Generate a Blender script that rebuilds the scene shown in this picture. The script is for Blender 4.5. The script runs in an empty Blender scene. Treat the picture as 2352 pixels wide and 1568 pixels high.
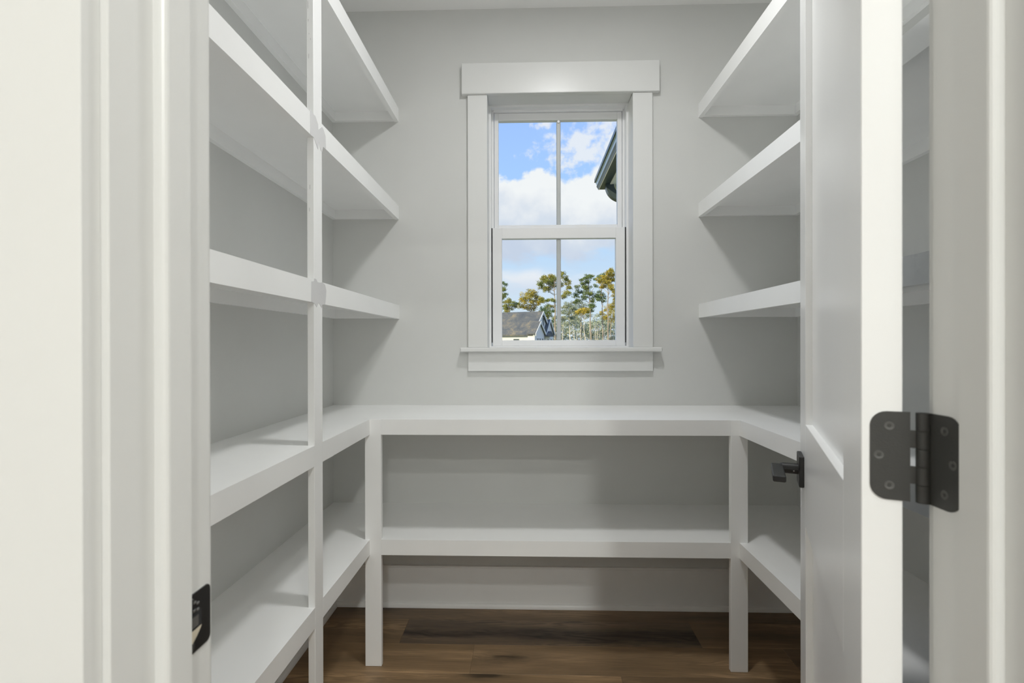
import bpy, bmesh, math, random
from mathutils import Vector, Matrix

random.seed(7)
SC = bpy.context.scene
COL = SC.collection

# ------------------------------------------------------------------ camera
FPX = 1200.0                      # focal length in pixels of the 2352 wide frame
YAW = math.atan(36.0 / FPX)       # turned a little to the left
CAMH = 1.18
cam_d = bpy.data.cameras.new('camera')
cam = bpy.data.objects.new('camera', cam_d)
COL.objects.link(cam)
cam_d.sensor_width = 36.0
cam_d.lens = 36.0 * FPX / 2352.0
cam_d.clip_start = 0.02
cam_d.clip_end = 1000
PITCH = math.radians(-0.13)
ROLL = math.radians(-0.12)
cam.location = (0, 0, CAMH)
cam.rotation_euler = (Matrix.Rotation(YAW, 4, 'Z') @ Matrix.Rotation(math.pi / 2 + PITCH, 4, 'X') @ Matrix.Rotation(ROLL, 4, 'Z')).to_euler()
cam_d.shift_y = (5.0 + FPX * math.tan(-PITCH)) / 2352.0
cam_d.dof.use_dof = True
cam_d.dof.focus_distance = 2.35
cam_d.dof.aperture_fstop = 8.0
SC.camera = cam

# ------------------------------------------------------------------ view and exposure
vs = SC.view_settings
vs.view_transform = 'Standard'
vs.look = 'None'
vs.gamma = 1.0
vs.use_curve_mapping = False
vs.exposure = 0.12
# white rooms need many bounces
SC.cycles.max_bounces = 16
SC.cycles.diffuse_bounces = 12
SC.cycles.transparent_max_bounces = 16

# ------------------------------------------------------------------ node helper
class NT:
    def __init__(self, tree):
        self.t = tree; self.n = tree.nodes; self.l = tree.links
    def new(self, kind, **kw):
        nd = self.n.new(kind)
        for k, v in kw.items():
            setattr(nd, k, v)
        return nd
    def put(self, sock, v):
        if isinstance(v, bpy.types.NodeSocket):
            self.l.new(v, sock)
        elif v is not None:
            sock.default_value = v
    def math(self, op, a, b=None, c=None, clamp=False):
        nd = self.new('ShaderNodeMath', operation=op, use_clamp=clamp)
        for i, v in enumerate((a, b, c)):
            if v is not None: self.put(nd.inputs[i], v)
        return nd.outputs[0]
    def vmath(self, op, a, b=None):
        nd = self.new('ShaderNodeVectorMath', operation=op)
        self.put(nd.inputs[0], a)
        if b is not None: self.put(nd.inputs[1], b)
        return nd.outputs[0]
    def smooth(self, v, lo, hi, a=0.0, b=1.0):
        nd = self.new('ShaderNodeMapRange', interpolation_type='SMOOTHSTEP')
        self.put(nd.inputs['Value'], v)
        nd.inputs['From Min'].default_value = lo; nd.inputs['From Max'].default_value = hi
        nd.inputs['To Min'].default_value = a; nd.inputs['To Max'].default_value = b
        return nd.outputs[0]
    def noise(self, vec, scale, detail=4, rough=0.5, dist=0.0):
        nd = self.new('ShaderNodeTexNoise')
        if vec is not None: self.put(nd.inputs['Vector'], vec)
        nd.inputs['Scale'].default_value = scale; nd.inputs['Detail'].default_value = detail
        nd.inputs['Roughness'].default_value = rough; nd.inputs['Distortion'].default_value = dist
        return nd.outputs['Fac']
    def ramp(self, fac, stops):
        nd = self.new('ShaderNodeValToRGB')
        el = nd.color_ramp.elements
        while len(el) < len(stops): el.new(0.5)
        for e, (p, c) in zip(el, stops):
            e.position = p; e.color = (c[0], c[1], c[2], 1)
        self.put(nd.inputs['Fac'], fac)
        return nd.outputs['Color']
    def mix(self, fac, a, b, blend='MIX'):
        nd = self.new('ShaderNodeMix', data_type='RGBA', blend_type=blend)
        self.put(nd.inputs[0], fac)
        self.put(nd.inputs[6], a if isinstance(a, bpy.types.NodeSocket) else (a[0], a[1], a[2], 1))
        self.put(nd.inputs[7], b if isinstance(b, bpy.types.NodeSocket) else (b[0], b[1], b[2], 1))
        return nd.outputs[2]
    def comb(self, x, y, z=0.0):
        nd = self.new('ShaderNodeCombineXYZ')
        self.put(nd.inputs[0], x); self.put(nd.inputs[1], y); self.put(nd.inputs[2], z)
        return nd.outputs[0]

# ------------------------------------------------------------------ sky with broken cumulus
def make_world():
    w = bpy.data.worlds.new('sky'); SC.world = w
    w.use_nodes = True
    w.node_tree.nodes.clear()
    k = NT(w.node_tree)
    tc = k.new('ShaderNodeTexCoord')
    sep = k.new('ShaderNodeSeparateXYZ'); k.l.new(tc.outputs['Generated'], sep.inputs[0])
    x, y, z = sep.outputs
    hor = k.math('MAXIMUM', k.math('SQRT', k.math('ADD', k.math('MULTIPLY', x, x), k.math('MULTIPLY', y, y))), 0.02)
    t = k.math('DIVIDE', z, hor)
    az = k.math('ARCTAN2', x, y)
    P = k.comb(az, t)
    blue = k.ramp(k.math('MULTIPLY', t, 1.0, clamp=True),
                  [(0.0, (0.74, 0.84, 0.93)), (0.10, (0.66, 0.80, 0.96)), (0.20, (0.52, 0.74, 1.04)),
                   (0.30, (0.43, 0.67, 1.08)), (0.46, (0.38, 0.58, 1.08)), (1.0, (0.24, 0.44, 0.95))])
    # the long bank of cumulus
    n_low = k.noise(P, 9.0, 2, 0.5)
    n_edge = k.noise(P, 24.0, 6, 0.60, 0.1)
    edge = k.math('ADD', k.math('MULTIPLY', k.math('SUBTRACT', n_low, 0.5), 0.10), k.math('MULTIPLY', k.math('SUBTRACT', n_edge, 0.5), 0.075))
    top = k.math('ADD', 0.326, edge)
    dtop = k.math('SUBTRACT', top, t)
    bank = k.smooth(dtop, -0.003, 0.013)
    lowe = k.math('SUBTRACT', t, k.math('ADD', 0.158, k.math('MULTIPLY', k.math('SUBTRACT', k.noise(k.comb(k.math('MULTIPLY', az, 0.5), t), 18.0, 4, 0.55), 0.5), 0.13)))
    bank = k.math('MULTIPLY', bank, k.smooth(lowe, -0.012, 0.022))
    # a thin streak below it
    st = k.math('ABSOLUTE', k.math('SUBTRACT', t, k.math('ADD', 0.118, k.math('MULTIPLY', k.math('SUBTRACT', n_low, 0.5), 0.05))))
    streak = k.math('MULTIPLY', k.smooth(st, 0.030, 0.008), k.smooth(k.noise(k.comb(k.math('MULTIPLY', az, 0.45), t), 14.0, 4, 0.55), 0.36, 0.58))
    # loose puffs above, one of them to the right of the window
    def blob(ca, ct, ra, rt):
        da = k.math('DIVIDE', k.math('SUBTRACT', az, ca), ra)
        dt = k.math('DIVIDE', k.math('SUBTRACT', t, ct), rt)
        return k.math('SUBTRACT', 1.0, k.math('SQRT', k.math('ADD', k.math('MULTIPLY', da, da), k.math('MULTIPLY', dt, dt))))
    puff = k.math('MAXIMUM', blob(0.105, 0.374, 0.088, 0.050), k.math('MAXIMUM', blob(0.165, 0.365, 0.07, 0.06), blob(0.031, 0.418, 0.022, 0.014)))
    puff = k.math('MAXIMUM', puff, -1.0)
    np_ = k.noise(P, 26.0, 6, 0.60, 0.15)
    wide = k.noise(P, 5.0, 3, 0.5)
    pf = k.math('ADD', k.math('MULTIPLY', puff, 0.34), k.math('MULTIPLY', k.math('SUBTRACT', np_, 0.5), 1.35))
    puffs = k.smooth(pf, -0.02, 0.26, 0.0, 0.86)
    high = k.math('MULTIPLY', k.smooth(k.math('ADD', wide, k.math('MULTIPLY', np_, 0.4)), 0.78, 0.92), k.smooth(t, 0.48, 0.6))
    puffs = k.math('MAXIMUM', puffs, high)
    # colours: white crowns, lilac grey bases
    shade = k.math('ADD', k.math('MULTIPLY', k.math('SUBTRACT', t, 0.17), 7.5), k.math('MULTIPLY', k.math('SUBTRACT', k.noise(P, 16.0, 4, 0.5), 0.5), 1.3))
    shade = k.math('ADD', shade, k.math('MULTIPLY', az, 1.6), clamp=True)
    ccol = k.ramp(shade, [(0.0, (0.62, 0.69, 0.84)), (0.45, (0.74, 0.79, 0.89)), (0.75, (0.90, 0.91, 0.95)), (1.0, (0.98, 0.98, 0.99))])
    c = k.mix(puffs, blue, (0.92, 0.93, 0.97))
    c = k.mix(k.math('MULTIPLY', streak, 0.9), c, k.ramp(k.smooth(t, 0.098, 0.138), [(0.0, (0.70, 0.77, 0.91)), (1.0, (0.95, 0.94, 0.97))]))
    c = k.mix(k.math('MULTIPLY', bank, 0.97), c, ccol)
    # below the horizon the haze over the land
    c = k.mix(k.smooth(t, 0.0, -0.03), c, (0.42, 0.44, 0.42))
    bg = k.new('ShaderNodeBackground')
    k.l.new(c, bg.inputs['Color']); bg.inputs['Strength'].default_value = 0.90
    out = k.new('ShaderNodeOutputWorld'); k.l.new(bg.outputs[0], out.inputs[0])
make_world()
SC.world.cycles.sampling_method = 'NONE'      # the sky is dim and seen through one window: plain path hits are enough

# ------------------------------------------------------------------ sun (low, behind the house, to the left)
sun_d = bpy.data.lights.new('sun', 'SUN'); sun = bpy.data.objects.new('sun', sun_d); COL.objects.link(sun)
sun_d.energy = 4.2; sun_d.color = (1.0, 0.83, 0.52); sun_d.angle = math.radians(0.6)
sun.rotation_euler = Vector((0.62, 0.62, -0.42)).to_track_quat('-Z', 'Y').to_euler()

PANTRY_W, HALL_W1, HALL_W2, HALL_W3 = 10.8, 6.5, 20.0, 33.0    # downlights, watts
PANTRY_C, HALL_C = (0.985, 0.99, 0.985), (0.965, 0.985, 0.95)

# ------------------------------------------------------------------ materials
def new_mat(name):
    m = bpy.data.materials.new(name); m.use_nodes = True
    k = NT(m.node_tree)
    return m, k, m.node_tree.nodes['Principled BSDF']

def paint(name, col, rough, bump=0.0, scale=300, mott=0.0, spec=0.5):
    m, k, b = new_mat(name)
    b.inputs['Roughness'].default_value = rough
    b.inputs['Specular IOR Level'].default_value = spec
    tc = k.new('ShaderNodeTexCoord')
    if mott:
        n = k.noise(tc.outputs['Object'], 5.0, 2, 0.6)
        k.l.new(k.mix(k.smooth(n, 0.3, 0.7), [c * (1 - mott) for c in col], col), b.inputs['Base Color'])
    else:
        b.inputs['Base Color'].default_value = (*col, 1)
    if bump:
        bp = k.new('ShaderNodeBump'); bp.inputs['Strength'].default_value = bump; bp.inputs['Distance'].default_value = 0.0008
        k.l.new(k.noise(tc.outputs['Object'], scale, 3, 0.5), bp.inputs['Height'])
        k.l.new(bp.outputs[0], b.inputs['Normal'])
    return m

M = {}
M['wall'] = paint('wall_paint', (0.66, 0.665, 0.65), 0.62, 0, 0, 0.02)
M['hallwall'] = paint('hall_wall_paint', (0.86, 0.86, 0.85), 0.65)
M['ceiling'] = paint('ceiling_paint', (0.91, 0.91, 0.905), 0.8)
M['trim'] = paint('trim_paint', (0.75, 0.755, 0.745), 0.30, 0, 0, 0.015)
M['shelf'] = paint('shelf_paint', (0.905, 0.91, 0.905), 0.36, 0, 0, 0.02)
M['door'] = paint('door_paint', (0.90, 0.905, 0.905), 0.24, 0, 0, 0.01)
M['primer'] = paint('filler_primer', (0.68, 0.68, 0.685), 0.75, 0.5, 200, 0.03)
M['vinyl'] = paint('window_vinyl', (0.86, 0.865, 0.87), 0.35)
M['grille_shaded'] = paint('shaded_grille_bar', (0.50, 0.525, 0.525), 0.4)  # white bars: their backlit shade is put into this grey
M['black'] = paint('black_metal', (0.012, 0.012, 0.012), 0.38, 0.15, 500)
M['hinge'] = paint('hinge_metal', (0.045, 0.045, 0.042), 0.48, 0.3, 700)
M['glint'] = paint('glint_black_metal', (0.10, 0.10, 0.095), 0.4, 0.3, 700)  # screw heads paler than the leaf: glints put into the colour
M['gap'] = paint('weatherstrip', (0.02, 0.02, 0.022), 0.8)  # also the painted shade of the latch opening
M['rawwood'] = paint('mortise_wood', (0.62, 0.56, 0.44), 0.7, 0.4, 90)
M['steel'] = paint('screw_steel', (0.30, 0.30, 0.29), 0.35); M['steel'].node_tree.nodes['Principled BSDF'].inputs['Metallic'].default_value = 0.8

def make_wood():
    m, k, b = new_mat('oak_plank')
    tc = k.new('ShaderNodeTexCoord'); oi = k.new('ShaderNodeObjectInfo')
    off = k.new('ShaderNodeVectorMath', operation='SCALE'); k.l.new(oi.outputs['Location'], off.inputs[0]); off.inputs['Scale'].default_value = 7.3
    base = k.vmath('ADD', tc.outputs['Object'], off.outputs[0])
    st = k.vmath('MULTIPLY', base, (1.0, 7.0, 7.0))
    warp = k.noise(st, 1.5, 5, 0.55, 0.5)
    fine = k.noise(k.vmath('MULTIPLY', base, (6.0, 210.0, 60.0)), 1.4, 5, 0.65)
    pores = k.smooth(k.noise(k.vmath('MULTIPLY', base, (10.0, 420.0, 60.0)), 1.0, 3, 0.6), 0.56, 0.70)
    rings = k.math('ADD', k.math('MULTIPLY', k.math('SINE', k.math('MULTIPLY', warp, 85.0)), 0.5), 0.5)
    cath = k.smooth(k.noise(k.vmath('MULTIPLY', base, (0.8, 6.0, 1.0)), 1.3, 2, 0.5), 0.48, 0.66)
    # knots with a dark halo drawn out along the grain
    vo = k.new('ShaderNodeTexVoronoi'); k.put(vo.inputs['Vector'], k.vmath('MULTIPLY', base, (1.9, 8.0, 0.0))); vo.inputs['Scale'].default_value = 1.0
    dk = k.math('ADD', vo.outputs['Distance'], k.math('MULTIPLY', k.math('SUBTRACT', k.noise(k.vmath('MULTIPLY', base, (16.0, 60.0, 1.0)), 1.0, 3, 0.6), 0.5), 0.16))
    pick = k.smooth(k.math('FRACT', k.math('MULTIPLY', vo.outputs['Color'], 3.7)), 0.30, 0.45)
    knot = k.math('MULTIPLY', k.math('ADD', k.math('MULTIPLY', k.smooth(dk, 0.42, 0.06), 0.45), k.math('MULTIPLY', k.smooth(dk, 0.20, 0.06), 0.55)), pick)
    v = k.math('ADD', k.math('ADD', k.math('MULTIPLY', k.math('MULTIPLY', rings, cath), 0.30), k.math('MULTIPLY', fine, 0.46)), k.math('MULTIPLY', warp, 0.62))
    val = k.smooth(v, 0.32, 1.0, 0.55, 1.55)
    val = k.math('MULTIPLY', val, k.math('SUBTRACT', 1.0, k.math('MULTIPLY', knot, 0.80)))
    val = k.math('MULTIPLY', val, k.math('SUBTRACT', 1.0, k.math('MULTIPLY', pores, 0.14)))
    sy = k.new('ShaderNodeSeparateXYZ'); k.l.new(tc.outputs['Object'], sy.inputs[0])
    wob = k.math('MULTIPLY', k.math('SUBTRACT', k.noise(k.vmath('MULTIPLY', base, (3.0, 14.0, 1.0)), 1.0, 4, 0.6), 0.5), 0.17)
    heart = k.smooth(k.math('ABSOLUTE', k.math('ADD', k.math('ADD', sy.outputs[1], 0.018), wob)), 0.062, 0.004)
    lines = k.math('ADD', 0.62, k.math('MULTIPLY', rings, 0.38))
    fig = k.math('MULTIPLY', k.math('MULTIPLY', heart, lines), k.math('SUBTRACT', 1.0, oi.outputs['Alpha']))
    val = k.math('MULTIPLY', val, k.math('SUBTRACT', 1.0, k.math('MULTIPLY', fig, 0.85)))
    c = k.mix(1.0, oi.outputs['Color'], k.comb(val, val, val), 'MULTIPLY')
    k.l.new(c, b.inputs['Base Color'])
    b.inputs['Roughness'].default_value = 0.48
    bp = k.new('ShaderNodeBump'); bp.inputs['Strength'].default_value = 0.25; bp.inputs['Distance'].default_value = 0.0006
    k.l.new(fine, bp.inputs['Height']); k.l.new(bp.outputs[0], b.inputs['Normal'])
    return m
M['wood'] = make_wood()

def make_glass():
    m = bpy.data.materials.new('pane_glass'); m.use_nodes = True
    m.node_tree.nodes.clear(); k = NT(m.node_tree)
    tr = k.new('ShaderNodeBsdfTransparent'); tr.inputs[0].default_value = (0.97, 0.985, 0.98, 1)
    gl = k.new('ShaderNodeBsdfGlossy'); gl.inputs['Roughness'].default_value = 0.02
    fr = k.new('ShaderNodeFresnel'); fr.inputs[0].default_value = 1.35
    mx = k.new('ShaderNodeMixShader'); k.l.new(k.math('MULTIPLY', fr.outputs[0], 0.004), mx.inputs[0])
    k.l.new(tr.outputs[0], mx.inputs[1]); k.l.new(gl.outputs[0], mx.inputs[2])
    o = k.new('ShaderNodeOutputMaterial'); k.l.new(mx.outputs[0], o.inputs[0])
    return m
M['glass'] = make_glass()

def emit(name, col, s):
    m = bpy.data.materials.new(name); m.use_nodes = True; m.node_tree.nodes.clear(); k = NT(m.node_tree)
    e = k.new('ShaderNodeEmission'); e.inputs[0].default_value = (*col, 1); e.inputs[1].default_value = s
    o = k.new('ShaderNodeOutputMaterial'); k.l.new(e.outputs[0], o.inputs[0]); return m
M['lens'] = emit('lamp_lens', (1.0, 0.97, 0.9), 4.0)

def leafmat(name, a, b_, c_):
    m, k, b = new_mat(name)
    g = k.new('ShaderNodeNewGeometry')
    n = k.noise(g.outputs['Position'], 0.55, 4, 0.6)
    col = k.ramp(n, [(0.30, a), (0.5, b_), (0.72, c_)])
    k.l.new(col, b.inputs['Base Color']); b.inputs['Roughness'].default_value = 0.75
    b.inputs['Specular IOR Level'].default_value = 0.15
    return m
M['pine'] = leafmat('pine_needles', (0.16, 0.22, 0.07), (0.30, 0.32, 0.08), (0.46, 0.38, 0.09))
M['pine_dark'] = leafmat('dark_pine_needles', (0.10, 0.17, 0.09), (0.18, 0.25, 0.09), (0.36, 0.36, 0.10))
M['pine_gold'] = leafmat('golden_leaves', (0.30, 0.30, 0.07), (0.48, 0.40, 0.08), (0.66, 0.52, 0.11))
M['haze_leaf'] = leafmat('hazed_brush', (0.28, 0.36, 0.30), (0.38, 0.44, 0.33), (0.52, 0.50, 0.34))  # paled leaf colours: distance haze is painted in
M['bark'] = leafmat('pine_bark', (0.26, 0.22, 0.19), (0.40, 0.34, 0.28), (0.58, 0.50, 0.40))
M['palebark'] = leafmat('pale_bark', (0.58, 0.54, 0.47), (0.70, 0.66, 0.58), (0.80, 0.76, 0.68))
M['grass'] = leafmat('lawn', (0.16, 0.17, 0.06), (0.22, 0.22, 0.08), (0.30, 0.27, 0.11))
M['siding'] = paint('white_siding', (0.80, 0.82, 0.84), 0.6)
M['housewin'] = paint('dark_window_glass', (0.06, 0.08, 0.09), 0.15)
M['gutter'] = paint('gutter_metal', (0.40, 0.50, 0.54), 0.22); M['gutter'].node_tree.nodes['Principled BSDF'].inputs['Metallic'].default_value = 1.0
M['bronze'] = paint('dark_bronze_metal', (0.05, 0.07, 0.08), 0.3)
M['fascia'] = paint('fascia_board', (0.78, 0.80, 0.80), 0.5)
M['soffit'] = paint('soffit_board', (0.74, 0.82, 0.84), 0.6)

def make_shingle():
    m, k, b = new_mat('roof_shingles')
    tc = k.new('ShaderNodeTexCoord')
    n1 = k.noise(tc.outputs['Object'], 0.8, 5, 0.65, 0.6); n2 = k.noise(tc.outputs['Object'], 9.0, 3, 0.7)
    v = k.math('ADD', k.math('MULTIPLY', n1, 0.7), k.math('MULTIPLY', n2, 0.45))
    k.l.new(k.ramp(v, [(0.42, (0.085, 0.10, 0.12)), (0.60, (0.14, 0.15, 0.155)), (0.76, (0.32, 0.27, 0.18))]), b.inputs['Base Color'])  # tan end of the ramp: sun streaks put into the colour
    b.inputs['Roughness'].default_value = 0.9
    return m
M['shingle'] = make_shingle()

# ------------------------------------------------------------------ object helpers
WM = {}                                     # world matrices of what has been made
def link(o, parent, mw):
    COL.objects.link(o)
    WM[o.name] = mw
    if parent is not None:
        o.parent = parent
        o.matrix_basis = WM[parent.name].inverted() @ mw
    else:
        o.matrix_basis = mw
    return o

def tag(o, label=None, cat=None, group=None, kind=None):
    if label: o['label'] = label
    if cat: o['category'] = cat
    if group: o['group'] = group
    if kind: o['kind'] = kind
    return o

def empty(name, loc, rotz=0.0, parent=None):
    o = bpy.data.objects.new(name, None); o.empty_display_size = 0.05
    return link(o, parent, Matrix.Translation(Vector(loc)) @ Matrix.Rotation(rotz, 4, 'Z'))

def mesh_obj(name, bm, mat, parent=None, frame=None, smooth=False):
    """bm holds coordinates in FRAME (a matrix; world when None). The origin goes to the middle of the box."""
    bmesh.ops.recalc_face_normals(bm, faces=bm.faces[:])
    lo = Vector([min(v.co[i] for v in bm.verts) for i in range(3)]); hi = Vector([max(v.co[i] for v in bm.verts) for i in range(3)])
    c = (lo + hi) / 2
    bmesh.ops.translate(bm, verts=bm.verts[:], vec=-c)
    me = bpy.data.meshes.new(name); bm.to_mesh(me); bm.free()
    if smooth:
        for p in me.polygons: p.use_smooth = True
    mats = mat if isinstance(mat, (list, tuple)) else [mat]
    for mm in mats: me.materials.append(M[mm] if isinstance(mm, str) else mm)
    o = bpy.data.objects.new(name, me)
    fr = frame if frame is not None else Matrix.Identity(4)
    return link(o, parent, fr @ Matrix.Translation(c))

def add_box(bm, x0, x1, y0, y1, z0, z1, bev=0.0):
    r = bmesh.ops.create_cube(bm, size=1.0)
    vs_ = r['verts']
    for v in vs_:
        v.co = Vector(((x0 + x1) / 2 + v.co.x * (x1 - x0), (y0 + y1) / 2 + v.co.y * (y1 - y0), (z0 + z1) / 2 + v.co.z * (z1 - z0)))
    if bev > 0:
        es = list({e for v in vs_ for e in v.link_edges})
        bmesh.ops.bevel(bm, geom=es, offset=bev, segments=1, affect='EDGES')

def box(name, x0, x1, y0, y1, z0, z1, mat, parent=None, bev=0.0004, frame=None):
    bm = bmesh.new(); add_box(bm, min(x0, x1), max(x0, x1), min(y0, y1), max(y0, y1), min(z0, z1), max(z0, z1), bev)
    return mesh_obj(name, bm, mat, parent, frame)

def prism(bm, pts, axis, a0, a1):
    """extrude polygon PTS (2-D) along AXIS ('x','y','z') from a0 to a1"""
    def co(p, a):
        if axis == 'x': return (a, p[0], p[1])
        if axis == 'y': return (p[0], a, p[1])
        return (p[0], p[1], a)
    v0 = [bm.verts.new(co(p, a0)) for p in pts]; v1 = [bm.verts.new(co(p, a1)) for p in pts]
    n = len(pts)
    for i in range(n):
        bm.faces.new((v0[i], v0[(i + 1) % n], v1[(i + 1) % n], v1[i]))
    bm.faces.new(v0); bm.faces.new(v1)

def add_tube(bm, pts, rads, seg=8, caps=True):
    pts = [Vector(p) for p in pts]
    rings = []
    for i, p in enumerate(pts):
        d = (pts[min(i + 1, len(pts) - 1)] - pts[max(i - 1, 0)]).normalized()
        up = Vector((0, 0, 1)) if abs(d.z) < 0.95 else Vector((1, 0, 0))
        a = d.cross(up).normalized(); b = d.cross(a).normalized()
        rad = rads[i] if isinstance(rads, (list, tuple)) else rads
        rings.append([bm.verts.new(p + (a * math.cos(2 * math.pi * s / seg) + b * math.sin(2 * math.pi * s / seg)) * rad) for s in range(seg)])
    for r0, r1 in zip(rings, rings[1:]):
        for s in range(seg):
            bm.faces.new((r0[s], r0[(s + 1) % seg], r1[(s + 1) % seg], r1[s]))
    if caps:
        bm.faces.new(rings[0]); bm.faces.new(rings[-1])

def struct(o, label, cat):
    return tag(o, label, cat, kind='structure')

# ------------------------------------------------------------------ dimensions
XL, XR, YB = -0.880, 1.188, 2.340           # pantry walls
CEIL = 2.679
JF, JN = 0.5205, 0.394                       # jamb: pantry edge, hall edge (y)
JL, JR = -0.3232, 0.3937                    # jamb faces
HEAD = 2.045
WX0, WX1, WZ0, WZ1 = -0.178, 0.4655, 1.163, 2.287   # window opening in the back wall

# ------------------------------------------------------------------ shell
def wall_with_hole(name, x0, x1, y0, y1, z0, z1, hx0, hx1, hz0, hz1, mat):
    bm = bmesh.new()
    for a in ((x0, hx0, z0, z1), (hx1, x1, z0, z1), (hx0, hx1, hz1, z1), (hx0, hx1, z0, hz0)):
        if a[1] - a[0] > 1e-4 and a[3] - a[2] > 1e-4:
            add_box(bm, a[0], a[1], y0, y1, a[2], a[3])
    return mesh_obj(name, bm, mat)

floor_o = box('floor', XL - 0.1, XR + 0.1, JN - 0.002, YB + 0.002, -0.08, -0.007, 'gap', bev=0)
struct(floor_o, 'brown oak plank floor of the pantry', 'floor')
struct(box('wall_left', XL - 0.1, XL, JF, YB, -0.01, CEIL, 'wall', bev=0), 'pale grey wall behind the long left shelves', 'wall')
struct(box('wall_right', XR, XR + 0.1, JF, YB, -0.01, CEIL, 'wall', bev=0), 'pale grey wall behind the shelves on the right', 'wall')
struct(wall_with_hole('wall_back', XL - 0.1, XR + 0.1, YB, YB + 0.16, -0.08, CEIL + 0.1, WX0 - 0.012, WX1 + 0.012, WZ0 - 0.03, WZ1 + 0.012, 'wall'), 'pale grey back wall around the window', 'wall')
struct(box('ceiling', XL - 0.1, XR + 0.1, JN, YB, CEIL, CEIL + 0.1, 'ceiling', bev=0), 'pale grey pantry ceiling above the window wall', 'ceiling')
HX0, HX1, HY0 = -1.1, 1.9, -3.4
struct(wall_with_hole('wall_front', HX0, HX1, JN, JF, -0.01, CEIL, JL - 0.02, JR + 0.02, -0.01, HEAD + 0.02, 'hallwall'), 'painted wall around the pantry doorway', 'wall')
# the hall the picture is taken from
hf = box('floor', HX0, HX1, HY0, JN - 0.004, -0.08, 0.0, 'wood', bev=0); hf.color = (0.17, 0.115, 0.07, 1)
struct(hf, 'brown oak floor of the hall outside the doorway', 'floor')
struct(box('ceiling', HX0, HX1, HY0, JN, CEIL, CEIL + 0.1, 'ceiling', bev=0), 'hall ceiling outside the doorway', 'ceiling')
struct(box('wall_hall_left', HX0 - 0.1, HX0, HY0, JF, -0.08, CEIL + 0.1, 'hallwall', bev=0), 'hall side wall left of the doorway', 'wall')
struct(box('wall_hall_right', HX1, HX1 + 0.1, HY0, JF, -0.08, CEIL + 0.1, 'hallwall', bev=0), 'hall side wall right of the doorway', 'wall')
struct(box('wall_hall_rear', HX0 - 0.1, HX1 + 0.1, HY0 - 0.1, HY0, -0.08, CEIL + 0.1, 'hallwall', bev=0), 'hall wall opposite the pantry doorway', 'wall')

# floor planks, each a piece of its own
PW = 0.1815
tones = [(0.315, 0.203, 0.106), (0.285, 0.186, 0.100), (0.340, 0.222, 0.120), (0.250, 0.168, 0.098), (0.300, 0.203, 0.114)]
dark = (0.205, 0.142, 0.092)
joints = {0: (-0.21 - 1.19, -0.21, 0.98), 1: (-0.510, 0.676), -1: (-0.86, 0.328), 2: (-0.99, 1.05)}
rp = random.Random(3)
for rrow in range(-8, 3):
    y0 = 1.862 + rrow * PW; y1 = y0 + PW
    if y1 < JN: continue
    js = joints.get(rrow)
    if js is None:
        s = rp.uniform(-0.8, 0.3); js = (s, s + 1.19)
    xs = [XL - 0.05] + [j for j in js if XL < j < XR] + [XR + 0.05]
    for i, (a, b) in enumerate(zip(xs, xs[1:])):
        col = rp.choice(tones)
        if rrow == 1: col = dark if i == 1 else tones[1]
        if rrow == 0: col = (tones[0], tones[2], tones[3])[min(i, 2)]
        if rrow == 2: col = tones[3]
        ya, yb = max(y0, JN), min(y1, YB)
        if yb - ya < 0.01: continue
        pl = box('floor_plank', a + 0.0002, b - 0.0002, ya + 0.0002, yb - 0.0002, -0.007, 0.0, 'wood', floor_o, bev=0.0005)
        pl.color = (*col, 0.05 if col is dark else rp.choice((1.0, 0.9, 0.75)))

# baseboards with a shoe moulding
def baseboard(name, axis, pos, sgn, a0, a1, label):
    """board standing on the wall at POS, SGN pointing into the room"""
    h, t = 0.186, 0.015
    prof = [(pos, 0.0), (pos + sgn * 0.0105, 0.0), (pos + sgn * 0.0105, h - 0.011), (pos + sgn * t, h - 0.0075), (pos + sgn * t, h - 0.001), (pos + sgn * (t - 0.001), h), (pos, h)]
    bm = bmesh.new(); prism(bm, prof, axis, a0, a1)
    o = mesh_obj(name, bm, 'shelf'); struct(o, label, 'baseboard')
    bm = bmesh.new(); p0 = pos + sgn * 0.0108
    q = [(p0, 0.0)] + [(p0 + sgn * 0.013 * math.cos(i * math.pi / 10), 0.020 * math.sin(i * math.pi / 10)) for i in range(6)]
    q = [(p0, 0.0005)] + [(x, z + 0.0005) for x, z in q[1:]]
    prism(bm, q, axis, a0, a1)
    mesh_obj('shoe_moulding', bm, 'shelf', o)
baseboard('baseboard_left', 'y', XL, 1, JF, YB, 'white baseboard along the left pantry wall')
baseboard('baseboard_right', 'y', XR, -1, JF, YB, 'white baseboard along the right pantry wall')
baseboard('baseboard_back', 'x', YB, -1, XL + 0.016, XR - 0.016, 'tall white baseboard below the window wall shelves')

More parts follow.
